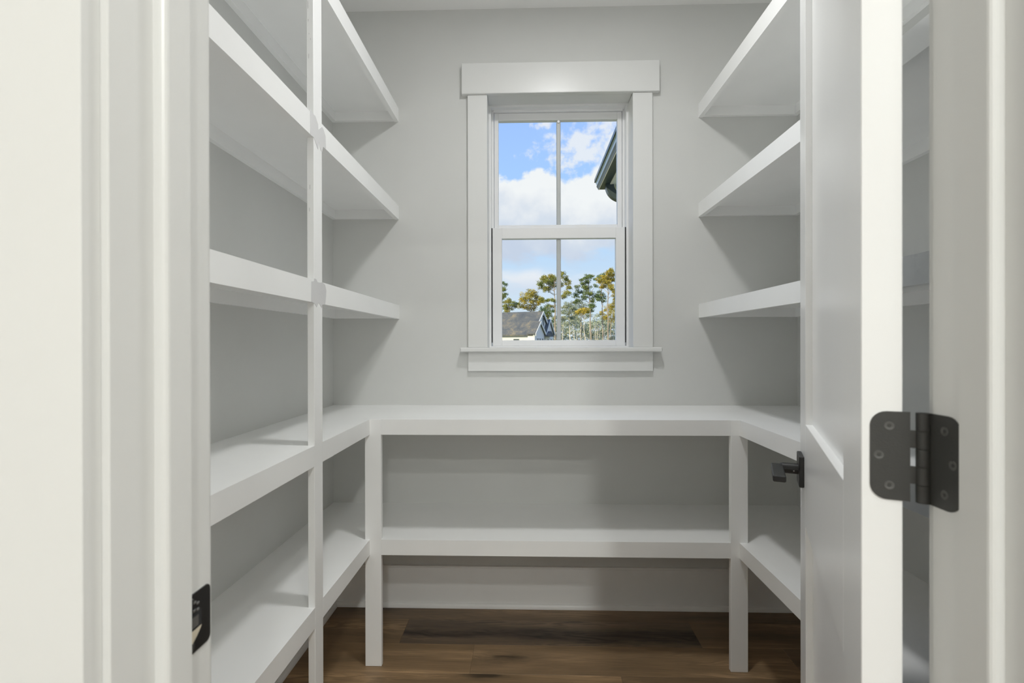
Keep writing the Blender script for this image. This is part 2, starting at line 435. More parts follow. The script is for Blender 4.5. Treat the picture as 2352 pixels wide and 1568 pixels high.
# ------------------------------------------------------------------ lamps
def ceiling_lamp(x, y, power, col, r, label, group=None):
    e = tag(empty('ceiling_light', (x, y, CEIL - 0.03)), label, 'ceiling light', group)
    bm = bmesh.new(); n = 32
    prof = [(r + 0.028, CEIL), (r + 0.028, CEIL - 0.012), (r + 0.016, CEIL - 0.022), (r, CEIL - 0.022), (r, CEIL - 0.004), (r, CEIL)]
    rings = [[bm.verts.new((x + p[0] * math.cos(2 * math.pi * i / n), y + p[0] * math.sin(2 * math.pi * i / n), p[1] - 0.0005)) for i in range(n)] for p in prof]
    for a, b in zip(rings, rings[1:]):
        for i in range(n): bm.faces.new((a[i], a[(i + 1) % n], b[(i + 1) % n], b[i]))
    mesh_obj('trim_ring', bm, 'trim', e, smooth=False)
    bm = bmesh.new(); bmesh.ops.create_cone(bm, cap_ends=True, segments=n, radius1=r - 0.0005, radius2=r - 0.0005, depth=0.004)
    bmesh.ops.translate(bm, verts=bm.verts[:], vec=(x, y, CEIL - 0.012))
    mesh_obj('lens', bm, 'lens', e)
    ld = bpy.data.lights.new('lamp_glow', 'AREA'); ld.shape = 'DISK'; ld.size = 2 * r; ld.energy = power; ld.color = col
    lo = bpy.data.objects.new('lamp_glow', ld)
    link(lo, e, Matrix.Translation((x, y, CEIL - 0.026)))
ceiling_lamp(0.16, 1.30, PANTRY_W, PANTRY_C, 0.095, 'round white downlight in the middle of the pantry ceiling')
ceiling_lamp(0.43, -0.20, HALL_W1, HALL_C, 0.075, 'round hall downlight just outside the pantry doorway', 'hall downlights')
ceiling_lamp(0.42, -1.32, HALL_W2, HALL_C, 0.075, 'round hall downlight in the middle of the row of three', 'hall downlights')
ceiling_lamp(0.42, -2.40, HALL_W3, HALL_C, 0.075, 'round hall downlight farthest from the pantry doorway', 'hall downlights')

# ------------------------------------------------------------------ door frame
fr = empty('trim_1', (0.035, JF, 0)); struct(fr, 'white door frame with stops and flat casing around the pantry doorway', 'door frame')
def jamb_profile(name, x, s):
    """x = face, s = direction into the opening (+1 for the left jamb)"""
    bm = bmesh.new()
    add_box(bm, min(x, x - s * 0.019), max(x, x - s * 0.019), JN, JF, 0, HEAD, 0.0008)
    return mesh_obj(name, bm, 'trim', fr)
jl = jamb_profile('jamb', JL, 1); jr = jamb_profile('jamb', JR, -1)
box('head_jamb', JL - 0.019, JR + 0.019, JN, JF, HEAD, HEAD + 0.019, 'trim', fr)
def stop(x, s):
    bm = bmesh.new(); t = 0.011; y0, y1 = 0.4425, 0.4765
    pts = [(x, y1), (x + s * (t - 0.001), y1), (x + s * t, y1 - 0.001), (x + s * t, y0 + 0.005)]
    for i in range(1, 5):
        a = i * math.pi / 8
        pts.append((x + s * (t - 0.006 * (1 - math.cos(a))), y0 + 0.005 - 0.005 * math.sin(a)))
    pts.append((x, y0))
    prism(bm, pts, 'z', 0, HEAD - 0.011)
    return mesh_obj('door_stop', bm, 'trim', fr)
stop(JL, 1); stop(JR, -1)
box('door_stop', JL, JR, 0.4425, 0.4765, HEAD - 0.011, HEAD, 'trim', fr)
CW = 0.089
for yb, yf, rev in ((JN, JN - 0.018, 0.006), (JF, JF + 0.0145, 0.0075)):   # hall side, pantry side
    box('casing', JL - rev - CW, JL - rev, yb, yf, 0, HEAD + 0.006, 'trim', fr, 0.0006)
    box('casing', JR + rev, JR + rev + CW, yb, yf, 0, HEAD + 0.006, 'trim', fr, 0.0006)
    box('head_casing', JL - rev - CW - 0.012, JR + rev + CW + 0.012, yb, yf + (yf - yb) * 0.3, HEAD + 0.006, HEAD + 0.146, 'trim', fr, 0.002)

# strike plate let into the left jamb
def strike():
    zc, x = 0.911, JL
    z0, z1, y0, y1 = zc - 0.0285, zc + 0.0285, 0.4735, JF - 0.001
    bm = bmesh.new(); r = 0.006
    def arc(cy, cz, a0):
        return [(cy + r * math.cos(a0 + i * math.pi / 8), cz + r * math.sin(a0 + i * math.pi / 8)) for i in range(5)]
    outer = arc(y1 - r, z1 - r, 0) + arc(y0 + r, z1 - r, math.pi / 2) + arc(y0 + r, z0 + r, math.pi) + arc(y1 - r, z0 + r, 1.5 * math.pi)
    prism(bm, outer, 'x', x - 0.001, x + 0.0012)
    p = mesh_obj('strike_plate', bm, 'black', fr); p['label'] = 'black strike plate for the door latch'
    # dark sheet as latch opening, its steel tab, the bare wood seen through it and the screw heads
    box('latch_hole_shade', x + 0.0008, x + 0.0015, 0.470, 0.5045, 0.9045, 0.9205, 'gap', p, 0)  # flat sheet on the plate, the shade of the hole is its colour
    bm = bmesh.new()
    pts = [(0.470, 0.886), (0.4800, 0.8885), (0.4900, 0.8925), (0.4975, 0.8975), (0.5020, 0.9015), (0.5045, 0.9045), (0.470, 0.9045)]
    prism(bm, pts, 'x', x + 0.0010, x + 0.0018); mesh_obj('bare_wood', bm, 'rawwood', p)
    box('latch_tab', x + 0.0012, x + 0.0022, 0.4895, 0.4990, 0.9072, 0.9172, 'steel', p, 0)
    for dz in (-0.0215, 0.0215):
        bm = bmesh.new(); add_tube(bm, [(x + 0.0011, 0.490, zc + dz), (x + 0.0021, 0.490, zc + dz)], [0.0040, 0.0032], 14)
        mesh_obj('screw', bm, 'hinge', p)
    for yy, zz in ((0.4985, 0.9285), (0.4940, 0.9310), (0.4985, 0.9225), (0.4930, 0.9235)):
        box('adjuster_tab', x + 0.0012, x + 0.0026, yy - 0.0018, yy + 0.0018, zz - 0.0012, zz + 0.0012, 'steel', p, 0.0004)
strike()

# ------------------------------------------------------------------ door, swung open past ninety degrees
PHI = math.radians(22.75)
PIN = Vector((0.3895, 0.5265, 0))
door = empty('door_1', PIN, math.pi / 2 - PHI); struct(door, 'white two-panel door swung open against the right shelves', 'door')
DF = WM[door.name]
Bw = DF.inverted() @ Vector((0.3755, 0.535, 0))
bx, by = Bw.x, Bw.y
DWID, DT, Z0, Z1 = 0.711, 0.035, 0.010, 2.032
def dbox(name, x0, x1, y0, y1, z0, z1, mat='door', parent=door, bev=0.0008):
    return box(name, bx + x0, bx + x1, by + y0, by + y1, z0, z1, mat, parent, bev, DF)
SH, SLc = 0.113, 0.120
dbox('stile', 0, SH, 0, DT, Z0, Z1); dbox('stile', DWID - SLc, DWID, 0, DT, Z0, Z1)
for z0, z1 in ((Z0, 0.245), (0.800, 1.012), (1.917, Z1)):
    dbox('rail', SH, DWID - SLc, 0, DT, z0, z1)
for z0, z1 in ((0.245, 0.800), (1.012, 1.917)):
    dbox('panel', SH - 0.004, DWID - SLc + 0.004, 0.0125, DT - 0.0125, z0 - 0.004, z1 + 0.004, bev=0)
    # fine quarter bead where panel meets frame
# lever handle on the near face
def lever(side):
    hx, hz = bx + DWID - 0.060, 0.907
    yf = by + (DT if side > 0 else 0)
    def Y(a): return yf + side * a
    rose = box('handle', hx - 0.033, hx + 0.033, Y(0), Y(0.0095), hz - 0.033, hz + 0.033, 'black', door, 0.0016, DF)
    rose['label'] = 'black square lever handle'
    bm = bmesh.new()
    add_tube(bm, [(hx, Y(0.009), hz), (hx, Y(0.040), hz), (hx, Y(0.044), hz)], [0.0115, 0.0115, 0.0098], 24)
    mesh_obj('neck', bm, 'black', rose, DF)
    box('lever', hx - 0.112, hx + 0.012, Y(0.038), Y(0.062), hz - 0.0065, hz + 0.0065, 'black', rose, 0.002, DF)
    bm = bmesh.new(); add_tube(bm, [(hx - 0.0108, Y(0.018), hz - 0.003), (hx - 0.0122, Y(0.018), hz - 0.003)], 0.0016, 10)
    mesh_obj('set_screw', bm, 'steel', rose, DF)
lever(1); lever(-1)
# latch bolt plate in the free edge
lp = dbox('latch_plate', DWID - 0.0005, DWID + 0.001, 0.005, 0.030, 0.8785, 0.9355, 'black')

# hinge: leaf on the door edge, barrel, leaf on the jamb
HZ = 1.0665; HH = 0.0445
def leaf_outline(w, h, r):
    """leaf from 0 (barrel) to w, rounded at the far corners"""
    pts = [(0, -h), (w - r, -h)]
    pts += [(w - r + r * math.sin(i * math.pi / 12), -h + r - r * math.cos(i * math.pi / 12)) for i in range(1, 7)]
    pts += [(w - r + r * math.cos(i * math.pi / 12), h - r + r * math.sin(i * math.pi / 12)) for i in range(0, 7)]
    pts += [(0, h)]
    return pts
def hinge_leaf(frame, parent, w, lab):
    # in FRAME: x runs from the barrel along the leaf, y out of the surface, z up
    bm = bmesh.new(); prism(bm, [(p[0], p[1]) for p in leaf_outline(w, HH, 0.0145)], 'y', -0.0006, 0.0014)
    lf = mesh_obj('hinge_leaf', bm, 'hinge', parent, frame); lf['label'] = lab
    for sx, sz in ((w * 0.52, 0.030), (w * 0.78, 0.0), (w * 0.52, -0.030)):
        bm = bmesh.new(); n = 16
        rings = [[bm.verts.new((sx + r_ * math.cos(2 * math.pi * i / n), y_, sz + r_ * math.sin(2 * math.pi * i / n))) for i in range(n)]
                 for r_, y_ in ((0.0046, 0.0013), (0.0042, 0.0019), (0.0022, 0.0016), (0.0010, 0.0007))]
        for q0, q1 in zip(rings, rings[1:]):
            for i in range(n): bm.faces.new((q0[i], q0[(i + 1) % n], q1[(i + 1) % n], q1[i]))
        bm.faces.new(rings[-1])
        mesh_obj('screw', bm, 'glint', lf, frame)
    return lf
# door edge leaf frame: starts near the pin, runs along the hinge edge (local +y of the door), outward normal = door local -x
ex = Vector((0, 1, 0)); ey = Vector((-1, 0, 0)); ez = Vector((0, 0, 1))
F1 = DF @ Matrix(((0, -1, 0, bx), (1, 0, 0, 0.0102), (0, 0, 1, HZ), (0, 0, 0, 1)))
hinge_leaf(F1, door, by + 0.0275 - 0.0102, 'black hinge leaf on the door edge')
F2 = Matrix(((0, -1, 0, JR), (-1, 0, 0, JF + 0.003), (0, 0, 1, HZ), (0, 0, 0, 1)))
hinge_leaf(F2, fr, 0.0375, 'black hinge leaf on the jamb')
bm = bmesh.new(); add_tube(bm, [(PIN.x, PIN.y, HZ - HH), (PIN.x, PIN.y, HZ + HH)], 0.0030, 16)
barrel = mesh_obj('hinge_pin', bm, 'hinge', door); barrel['label'] = 'black hinge barrel between door and jamb'
for i in range(5):
    za = HZ - HH + i * (2 * HH / 5) + 0.0003; zb = za + 2 * HH / 5 - 0.0006
    bm = bmesh.new(); add_tube(bm, [(PIN.x, PIN.y, za), (PIN.x, PIN.y, zb)], 0.0062, 24)
    # the tongue that joins this knuckle to its leaf
    if i in (1, 3):
        a = F1 @ Vector((0.0, 0.0004, 0)); 
    else:
        a = F2 @ Vector((0.0, 0.0004, 0))
    d = (Vector((a.x, a.y, 0)) - Vector((PIN.x, PIN.y, 0)))
    if d.length > 0.0005:
        n = Vector((-d.y, d.x, 0)).normalized() * 0.0011
        q = [Vector((PIN.x, PIN.y, 0)) - n, Vector((a.x, a.y, 0)) - n, Vector((a.x, a.y, 0)) + n, Vector((PIN.x, PIN.y, 0)) + n]
        prism(bm, [(p.x, p.y) for p in q], 'z', za, zb)
    mesh_obj('knuckle', bm, 'hinge', barrel)

# ------------------------------------------------------------------ shelving
SLF, SRF, SBF = -0.579, 0.758, 1.895          # front planes of the left, right and back runs
FT, BT = 0.019, 0.019                          # face board and shelf board thickness
PY0, PY1 = 1.402, 1.458                        # the tall post on the left run
def upper_shelf(side, ztop, label, group):
    fh = 0.061
    xw, xf, s = (XL, SLF, 1) if side == 'L' else (XR, SRF, -1)
    e = tag(empty('wall_shelf', ((xw + xf) / 2, (JF + YB) / 2, ztop - BT)), label, 'shelf', group)
    box('shelf_board', xw, xf - s * FT, JF, YB, ztop - BT, ztop, 'shelf', e, 0)
    if side == 'L':
        box('face_board', xf - s * FT, xf, JF, PY0, ztop - fh, ztop, 'shelf', e, 0)
        box('face_board', xf - s * FT, xf, PY1, YB, ztop - fh, ztop, 'shelf', e, 0)
    else:
        box('face_board', xf - s * FT, xf, JF, YB, ztop - fh, ztop, 'shelf', e, 0)
    ch = 0.040
    box('cleat', xw, xw + s * 0.018, JF, YB, ztop - BT - ch, ztop - BT, 'shelf', e, 0)
    box('cleat', xw + s * 0.018, xf - s * FT, YB - 0.018, YB, ztop - BT - ch, ztop - BT, 'shelf', e, 0)
    box('cleat', xw + s * 0.018, xf - s * FT, JF, JF + 0.018, ztop - BT - ch, ztop - BT, 'shelf', e, 0)
for side, where in (('L', 'left'), ('R', 'right')):
    for z, nm in ((2.240, 'topmost'), (1.801, 'middle'), (1.354, 'lowest')):
        upper_shelf(side, z, f'{nm} of the three white shelves above the {where} counter', f'upper shelves on the {where} wall')

def u_run(name, ztop, fh, label, cat):
    e = tag(empty(name, (0.1, YB - 0.2, ztop - BT)), label, cat)
    box('shelf_board', XL, SLF - FT, JF, YB, ztop - BT, ztop, 'shelf', e, 0)
    box('shelf_board', SLF - FT, CPR1, SBF + FT, YB, ztop - BT, ztop, 'shelf', e, 0)
    box('shelf_board', CPR1, XR, JF, YB, ztop - BT, ztop, 'shelf', e, 0)
    box('shelf_nosing', SRF + FT, CPR1, JF, SBF, ztop - BT, ztop, 'shelf', e, 0)
    box('face_board', SLF - FT, SLF, JF, PY0, ztop - fh, ztop, 'shelf', e, 0)
    box('face_board', SLF - FT, SLF, PY1, SBF, ztop - fh, ztop, 'shelf', e, 0)
    box('face_board', CPL1, CPR0, SBF, SBF + FT, ztop - fh, ztop, 'shelf', e, 0)
    box('face_board', SRF, SRF + FT, JF, SBF, ztop - fh, ztop, 'shelf', e, 0)
    ch = 0.040
    box('cleat', XL, XL + 0.018, JF, YB, ztop - BT - ch, ztop - BT, 'shelf', e, 0)
    box('cleat', XL + 0.018, XR - 0.018, YB - 0.018, YB, ztop - BT - ch, ztop - BT, 'shelf', e, 0)
    box('cleat', XR - 0.018, XR, JF, YB, ztop - BT - ch, ztop - BT, 'shelf', e, 0)
    return e
CPL0, CPL1, CPR0, CPR1 = -0.597, -0.537, 0.727, 0.788
u_run('counter', 0.904, 0.056, 'white U-shaped counter running round the pantry below the window', 'counter')
u_run('low_shelf', 0.464, 0.056, 'white U-shaped low shelf under the counter', 'shelf')

def post(x0, x1, y0, y1, z1, label):
    return tag(box('shelf_post', x0, x1, y0, y1, 0.0, z1, 'shelf', None, 0.001), label, 'post', 'posts of the pantry shelving')
pl = post(SLF - FT, SLF, PY0, PY1, 2.240, 'tall white post crossing all the shelves of the left run')
post(CPL0, CPL1, SBF, SBF + FT, 0.904, 'short white post at the left inner corner under the counter')
post(CPR0, CPR1, SBF, SBF + FT, 0.904, 'short white post at the right inner corner under the counter')
# filler and primer daubs where the boards cross
def daub(zc, pts):
    bm = bmesh.new(); prism(bm, [(y, zc + z) for y, z in pts], 'x', SLF + 0.0001, SLF + 0.0006)
    o = mesh_obj('filler_patch', bm, 'primer', pl); o['label'] = 'grey unpainted filler patch'
daub(1.770, [(1.378, 0.036), (1.402, 0.032), (1.412, 0.033), (1.430, 0.018), (1.433, 0.004), (1.458, 0.022), (1.468, 0.020), (1.484, 0.006), (1.486, -0.031),
             (1.466, -0.031), (1.458, -0.050), (1.446, -0.046), (1.436, -0.028), (1.430, -0.052), (1.410, -0.036), (1.402, -0.030), (1.380, -0.031)])
daub(1.324, [(1.384, 0.024), (1.398, 0.026), (1.402, 0.034), (1.414, 0.034), (1.424, 0.027), (1.440, 0.027), (1.458, 0.030), (1.478, 0.025), (1.486, 0.010),
             (1.484, -0.006), (1.478, -0.031), (1.458, -0.033), (1.452, -0.042), (1.440, -0.034), (1.430, -0.030), (1.418, -0.043), (1.404, -0.034), (1.382, -0.030)])
# scuffs on the side of the tall post
for zz, yy, h in ((2.09, 0.004, 0.020), (2.02, 0.006, 0.003), (2.005, 0.010, 0.004), (1.955, 0.005, 0.012), (2.055, 0.004, 0.006), (1.60, 0.007, 0.012), (1.54, 0.006, 0.010)):
    box('scuff', SLF - FT + yy, SLF - FT + yy + 0.002, PY0 - 0.0004, PY0 - 0.00005, zz, zz + h, 'primer', pl, 0)

# ------------------------------------------------------------------ window
win = empty('window_1', (0.144, YB, WZ0)); struct(win, 'white double-hung window with divided panes and flat casing', 'window')
cf = YB - 0.019
cas = box('casing', -0.2655, WX0, cf, YB, WZ0, WZ1, 'trim', win, 0.0015)
box('casing', WX1, 0.5525, cf, YB, WZ0, WZ1, 'trim', win, 0.0015)
box('head_casing', -0.291, 0.581, YB - 0.030, YB, WZ1, 2.423, 'trim', win, 0.002)
box('stool', -0.2985, 0.5865, YB - 0.052, YB + 0.10, WZ0 - 0.019, WZ0, 'trim', win, 0.004)
box('apron', -0.2655, 0.5525, cf, YB, 1.058, WZ0 - 0.019, 'trim', win, 0.0015)
# jamb extensions
FY = YB + 0.085
box('jamb_lining', WX0 - 0.012, WX0, YB - 0.004, FY + 0.07, WZ0, WZ1, 'trim', win, 0.0008)
box('jamb_lining', WX1, WX1 + 0.012, YB - 0.004, FY + 0.07, WZ0, WZ1, 'trim', win, 0.0008)
box('jamb_lining', WX0, WX1, YB - 0.004, FY + 0.07, WZ1, WZ1 + 0.012, 'trim', win, 0.0008)
# vinyl frame with a stepped inside edge
fx0, fx1, fz0, fz1 = WX0, WX1, WZ0, WZ1
frm = box('window_frame', fx0, fx0 + 0.010, FY, FY + 0.075, fz0, fz1, 'vinyl', win)
box('window_frame', fx1 - 0.010, fx1, FY, FY + 0.075, fz0, fz1, 'vinyl', win)
box('window_frame', fx0 + 0.010, fx1 - 0.010, FY, FY + 0.075, fz1 - 0.010, fz1, 'vinyl', win)
box('window_frame', fx0 + 0.010, fx1 - 0.010, FY, FY + 0.075, fz0, fz0 + 0.006, 'vinyl', win)
# outer stops of the upper track
box('frame_stop', fx0 + 0.010, fx0 + 0.020, FY + 0.042, FY + 0.075, 1.72, fz1 - 0.010, 'vinyl', win)
box('frame_stop', fx1 - 0.020, fx1 - 0.010, FY + 0.042, FY + 0.075, 1.72, fz1 - 0.010, 'vinyl', win)
box('frame_stop', fx0 + 0.020, fx1 - 0.020, FY + 0.030, FY + 0.075, fz1 - 0.020, fz1 - 0.010, 'vinyl', win)
def sash(y0, y1, x0, x1, z0, z1, gx0, gx1, gz0, gz1, mz):
    s = box('sash', x0, gx0, y0, y1, z0, z1, 'vinyl', win, 0.0015)
    box('sash_stile', gx1, x1, y0, y1, z0, z1, 'vinyl', s, 0.0015)
    box('sash_rail', gx0, gx1, y0, y1, z0, gz0, 'vinyl', s, 0.0015)
    box('sash_rail', gx0, gx1, y0, y1, gz1, z1, 'vinyl', s, 0.0015)
    ym = (y0 + y1) / 2
    for a, b in ((gx0, mz - 0.010), (mz + 0.010, gx1)):
        box('pane', a - 0.002, b + 0.002, ym + 0.001, ym + 0.004, gz0 - 0.002, gz1 + 0.002, 'glass', s, 0)
    box('muntin', mz - 0.0100, mz + 0.0100, y0 + 0.010, y1 - 0.008, gz0, gz1, 'grille_shaded', s, 0.003)
    return s
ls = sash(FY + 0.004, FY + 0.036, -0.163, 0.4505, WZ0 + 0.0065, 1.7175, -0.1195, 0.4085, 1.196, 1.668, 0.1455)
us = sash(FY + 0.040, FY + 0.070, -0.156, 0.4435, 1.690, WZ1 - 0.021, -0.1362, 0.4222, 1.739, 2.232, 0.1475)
for x in (-0.165, 0.4525):
    box('weatherstrip', x - 0.0018, x + 0.0018, FY + 0.0035, FY + 0.030, WZ0 + 0.022, 1.7175, 'gap', ls, 0)
for cx_ in (0.040, 0.249):                    # round finger grips along the meeting rail
    bm = bmesh.new(); n = 16
    pts = [(cx_ + 0.034 * math.cos(math.pi * i / n), 1.7176 + 0.013 * math.sin(math.pi * i / n)) for i in range(n + 1)]
    prism(bm, pts, 'y', FY + 0.010, FY + 0.016); mesh_obj('sash_latch', bm, 'vinyl', ls)
bm = bmesh.new(); add_tube(bm, [(0.1475, FY + 0.044, 2.226), (0.1475, FY + 0.050, 2.226)], 0.006, 12); mesh_obj('muntin_clip', bm, 'vinyl', us)

# ------------------------------------------------------------------ outside: own roof corner with gutter and downspout
GND = -0.45
def ux(u, d):      # sideways position of something D metres out, seen U pixels across
    return math.tan(math.atan((u - 1176.0) / FPX) - YAW) * d
def uz(v, d):
    return CAMH + (789.0 - v) / FPX * d
roofc = tag(empty('roof_corner', (1.0, 4.0, 2.4)), 'dark guttered roof corner of the house wing outside the upper right pane', 'roof')
gy0, gy1 = 2.62, 5.40
gx, gz = ux(1366.5, 5.40), uz(436.5, 5.40)     # outer lip of the gutter and the height of its bottom
# K-style gutter section (x, z), wall side to the right: rolled lip, slanted face, cove and flat bottom
sec = [(0.125, 0.095), (0.125, 0.0), (0.040, 0.0), (0.034, 0.012), (0.022, 0.030), (0.014, 0.058), (0.006, 0.068), (0.006, 0.090), (0.016, 0.092), (0.020, 0.060),
       (0.028, 0.034), (0.042, 0.006), (0.119, 0.006), (0.119, 0.095)]
gut = bmesh.new(); prism(gut, [(gx + a, gz + b) for a, b in sec], 'y', gy0, gy1)
g = mesh_obj('gutter', gut, 'gutter', roofc); g['label'] = 'grey metal gutter'
bm = bmesh.new(); prism(bm, [(gx + a, gz + b) for a, b in ((-0.003, 0.066), (0.0055, 0.066), (0.0055, 0.094), (0.016, 0.094), (0.016, 0.099), (-0.003, 0.099))], 'y', gy0, gy1 + 0.004)
mesh_obj('gutter_lip', bm, 'bronze', g)
bm = bmesh.new(); prism(bm, [(gx + a, gz + b) for a, b in ((0.0395, -0.0005), (0.0335, 0.0115), (0.0215, 0.0295), (0.018, 0.026), (0.030, 0.008), (0.036, -0.004), (0.125, -0.004), (0.125, -0.0005))], 'y', gy0, gy1 + 0.004)
mesh_obj('gutter_bottom', bm, 'bronze', g)  # dark sheet: shade under the gutter put into its colour
bm = bmesh.new(); prism(bm, [(gx + a, gz + b) for a, b in sec[:8]], 'y', gy1 + 0.0005, gy1 + 0.003); mesh_obj('gutter_end_cap', bm, 'bronze', g)
box('drip_line', gx + 0.040, gx + 0.046, gy0, gy1, gz - 0.009, gz - 0.0045, 'fascia', g, 0)
box('fascia', gx + 0.126, gx + 0.146, gy0, gy1 + 0.02, gz - 0.012, gz + 0.12, 'fascia', roofc, 0)
bm = bmesh.new(); prism(bm, [(gx + 0.08, gz + 0.100), (gx + 0.08, gz + 0.118), (gx + 2.6, gz + 1.89), (gx + 2.6, gz + 1.87)], 'y', gy0, gy1 + 0.05)
mesh_obj('roof_slope', bm, 'shingle', roofc)
box('soffit', gx + 0.147, gx + 0.55, gy0, gy1, gz - 0.010, gz + 0.002, 'soffit', roofc, 0)
bm = bmesh.new(); prism(bm, [(gx + 0.55, GND), (gx + 0.55, gz + 0.40), (gx + 2.6, gz + 1.84), (gx + 2.6, GND)], 'y', gy0, gy1 - 0.05)
mesh_obj('wing_wall', bm, 'siding', roofc)
# downspout: drops out of the gutter and bends back to the wall
def rect_tube(path, w, d):
    bm = bmesh.new(); rings = []
    for i, p in enumerate(path):
        p = Vector(p); a = Vector(path[max(0, i - 1)]); b = Vector(path[min(len(path) - 1, i + 1)])
        t = (b - a).normalized(); n = Vector((t.z, 0, -t.x)).normalized()
        rings.append([bm.verts.new(p + n * sx * d / 2 + Vector((0, sy * w / 2, 0))) for sx, sy in ((-1, -1), (1, -1), (1, 1), (-1, 1))])
    for r0, r1 in zip(rings, rings[1:]):
        for q in range(4): bm.faces.new((r0[q], r0[(q + 1) % 4], r1[(q + 1) % 4], r1[q]))
    bm.faces.new(rings[0]); bm.faces.new(rings[-1]); return bm
yd = gy1 - 0.16; xd = gx + 0.125
path = [(xd, yd, gz + 0.004), (xd, yd, gz - 0.010)]
for i in range(1, 11):
    a = i / 10 * math.radians(66)
    path.append((xd + 0.125 * (1 - math.cos(a)), yd, gz - 0.010 - 0.125 * math.sin(a)))
ex_ = path[-1]
path += [(gx + 0.43, yd, ex_[2] - (gx + 0.43 - ex_[0]) * 0.45)]
ex_ = path[-1]
path += [(gx + 0.475, yd, ex_[2] - 0.03), (gx + 0.50, yd, ex_[2] - 0.09), (gx + 0.505, yd, GND + 0.1)]
d = mesh_obj('downspout', rect_tube(path, 0.078, 0.078), 'bronze', roofc); d['label'] = 'curved dark downspout elbow'

# ------------------------------------------------------------------ outside: ground, neighbour's house, trees
gd = bmesh.new()
n = 40
vsq = [[gd.verts.new((-180 + 360 * i / n, YB + 0.4 + 300 * j / n, GND - 0.02 - (0.004 * 300 * j / n))) for i in range(n + 1)] for j in range(n + 1)]
for j in range(n):
    for i in range(n): gd.faces.new((vsq[j][i], vsq[j][i + 1], vsq[j + 1][i + 1], vsq[j + 1][i]))
struct(mesh_obj('ground', gd, 'grass'), 'lawn and field outside the window', 'ground')

HD = 64.0
TH = math.radians(23)
hp = Vector((ux(1223.0, HD), HD, GND - 0.25))      # front right corner of the main block
hz = lambda v: uz(v, HD) - hp.z
HE, HR = hz(765.5), uz(718, HD + 3) - hp.z          # eave and ridge above its ground
house = tag(empty('neighbour_house', hp, -TH), 'white house with grey shingle roof beyond the lower left pane', 'house')
HFm = WM[house.name]                                # local: x along the ridge (to the right end), y away from us
Wd = 6.2; L = 16.0
bm = bmesh.new()
prism(bm, [(0, 0), (0, HE), (Wd / 2, HR - 0.12), (Wd, HE), (Wd, 0)], 'x', -L, 0)
mesh_obj('house_wall', bm, 'siding', house, HFm)
def slope(y0, z0, y1, z1, x0, x1, t=0.16):
    b = bmesh.new(); prism(b, [(y0, z0), (y0, z0 + t), (y1, z1 + t), (y1, z1)], 'x', x0, x1)
    mesh_obj('roof_slope', b, 'shingle', house, HFm)
sl = (HR - HE) / (Wd / 2)
slope(-0.35, HE - 0.35 * sl, Wd / 2, HR, -L, 0.22); slope(Wd + 0.35, HE - 0.35 * sl, Wd / 2, HR, -L, 0.22)
def gable(x0, x1, y0, y1, ze, zr, nm='house_wing'):
    """projecting gabled block whose gable faces local +x"""
    b = bmesh.new(); ym = (y0 + y1) / 2
    prism(b, [(y0, 0), (y0, ze), (ym, zr), (y1, ze), (y1, 0)], 'x', x0, x1)
    w = mesh_obj(nm, b, 'siding', house, HFm)
    for ya, yb in ((y0 - 0.2, ym), (y1 + 0.2, ym)):
        b = bmesh.new(); s = (zr - ze) / (ym - y0); za = ze - 0.2 * s
        prism(b, [(ya, za + 0.03), (ya, za + 0.16), (yb, zr + 0.16), (yb, zr + 0.03)], 'x', x0, x1 + 0.18)
        mesh_obj('roof_slope', b, 'shingle', w, HFm)
        b = bmesh.new(); prism(b, [(ya, za - 0.14), (ya, za + 0.15), (yb, zr + 0.17), (yb, zr - 0.12)], 'x', x1 + 0.181, x1 + 0.25)
        mesh_obj('rake_board', b, 'fascia', w, HFm)
    return w
zs = uz(740, HD) - hp.z
gable(-0.5, 0.42, -0.30, 2.9, HE, zs)
gable(-0.5, 0.30, 3.6, 6.5, HE + 0.1, zs + 0.45)
for ya, yb in ((-0.35, Wd / 2), (Wd + 0.35, Wd / 2)):
    b = bmesh.new(); za = HE - 0.35 * sl
    prism(b, [(ya, za - 0.16), (ya, za + 0.17), (yb, HR + 0.17), (yb, HR - 0.16)], 'x', 0.221, 0.30)
    mesh_obj('rake_board', b, 'fascia', house, HFm)
def hwin(face, a0, a1, z0, z1, off):
    w = (box('house_window', off, off + 0.05, a0, a1, z0, z1, 'fascia', house, 0, HFm) if face == 'x' else
         box('house_window', a0, a1, off - 0.05, off, z0, z1, 'fascia', house, 0, HFm))
    p = 0.07
    if face == 'x': box('pane', off + 0.051, off + 0.06, a0 + p, a1 - p, z0 + p, z1 - p, 'housewin', w, 0, HFm)
    else: box('pane', a0 + p, a1 - p, off - 0.06, off - 0.051, z0 + p, z1 - p, 'housewin', w, 0, HFm)
hwin('x', 3.25, 3.75, HE + 0.6, HE + 2.1, 0.0)
for a in (0.35, 1.1, 1.95): hwin('x', a, a + 0.55, 0.9, HE - 0.55, 0.42)
for a in (3.3,): hwin('x', a, a + 0.55, 0.9, HE - 0.6, 0.0)
for a in (4.2, 5.4): hwin('x', a, a + 0.55, 0.9, HE - 0.6, 0.30)
for a in (-2.6, -6.0, -9.5): hwin('y', a, a + 0.9, 0.9, HE - 0.6, 0.0)
box('downpipe', -0.22, -0.12, -0.12, -0.02, 0, HE - 0.25, 'gutter', house, 0, HFm)
b = bmesh.new(); prism(b, [(2.9, HE - 0.35), (2.9, HE - 0.2), (4.2, HE + 0.35), (5.2, HE - 0.2), (5.2, HE - 0.35)], 'x', 0.0, 0.9)
mesh_obj('porch_roof', b, 'shingle', house, HFm)

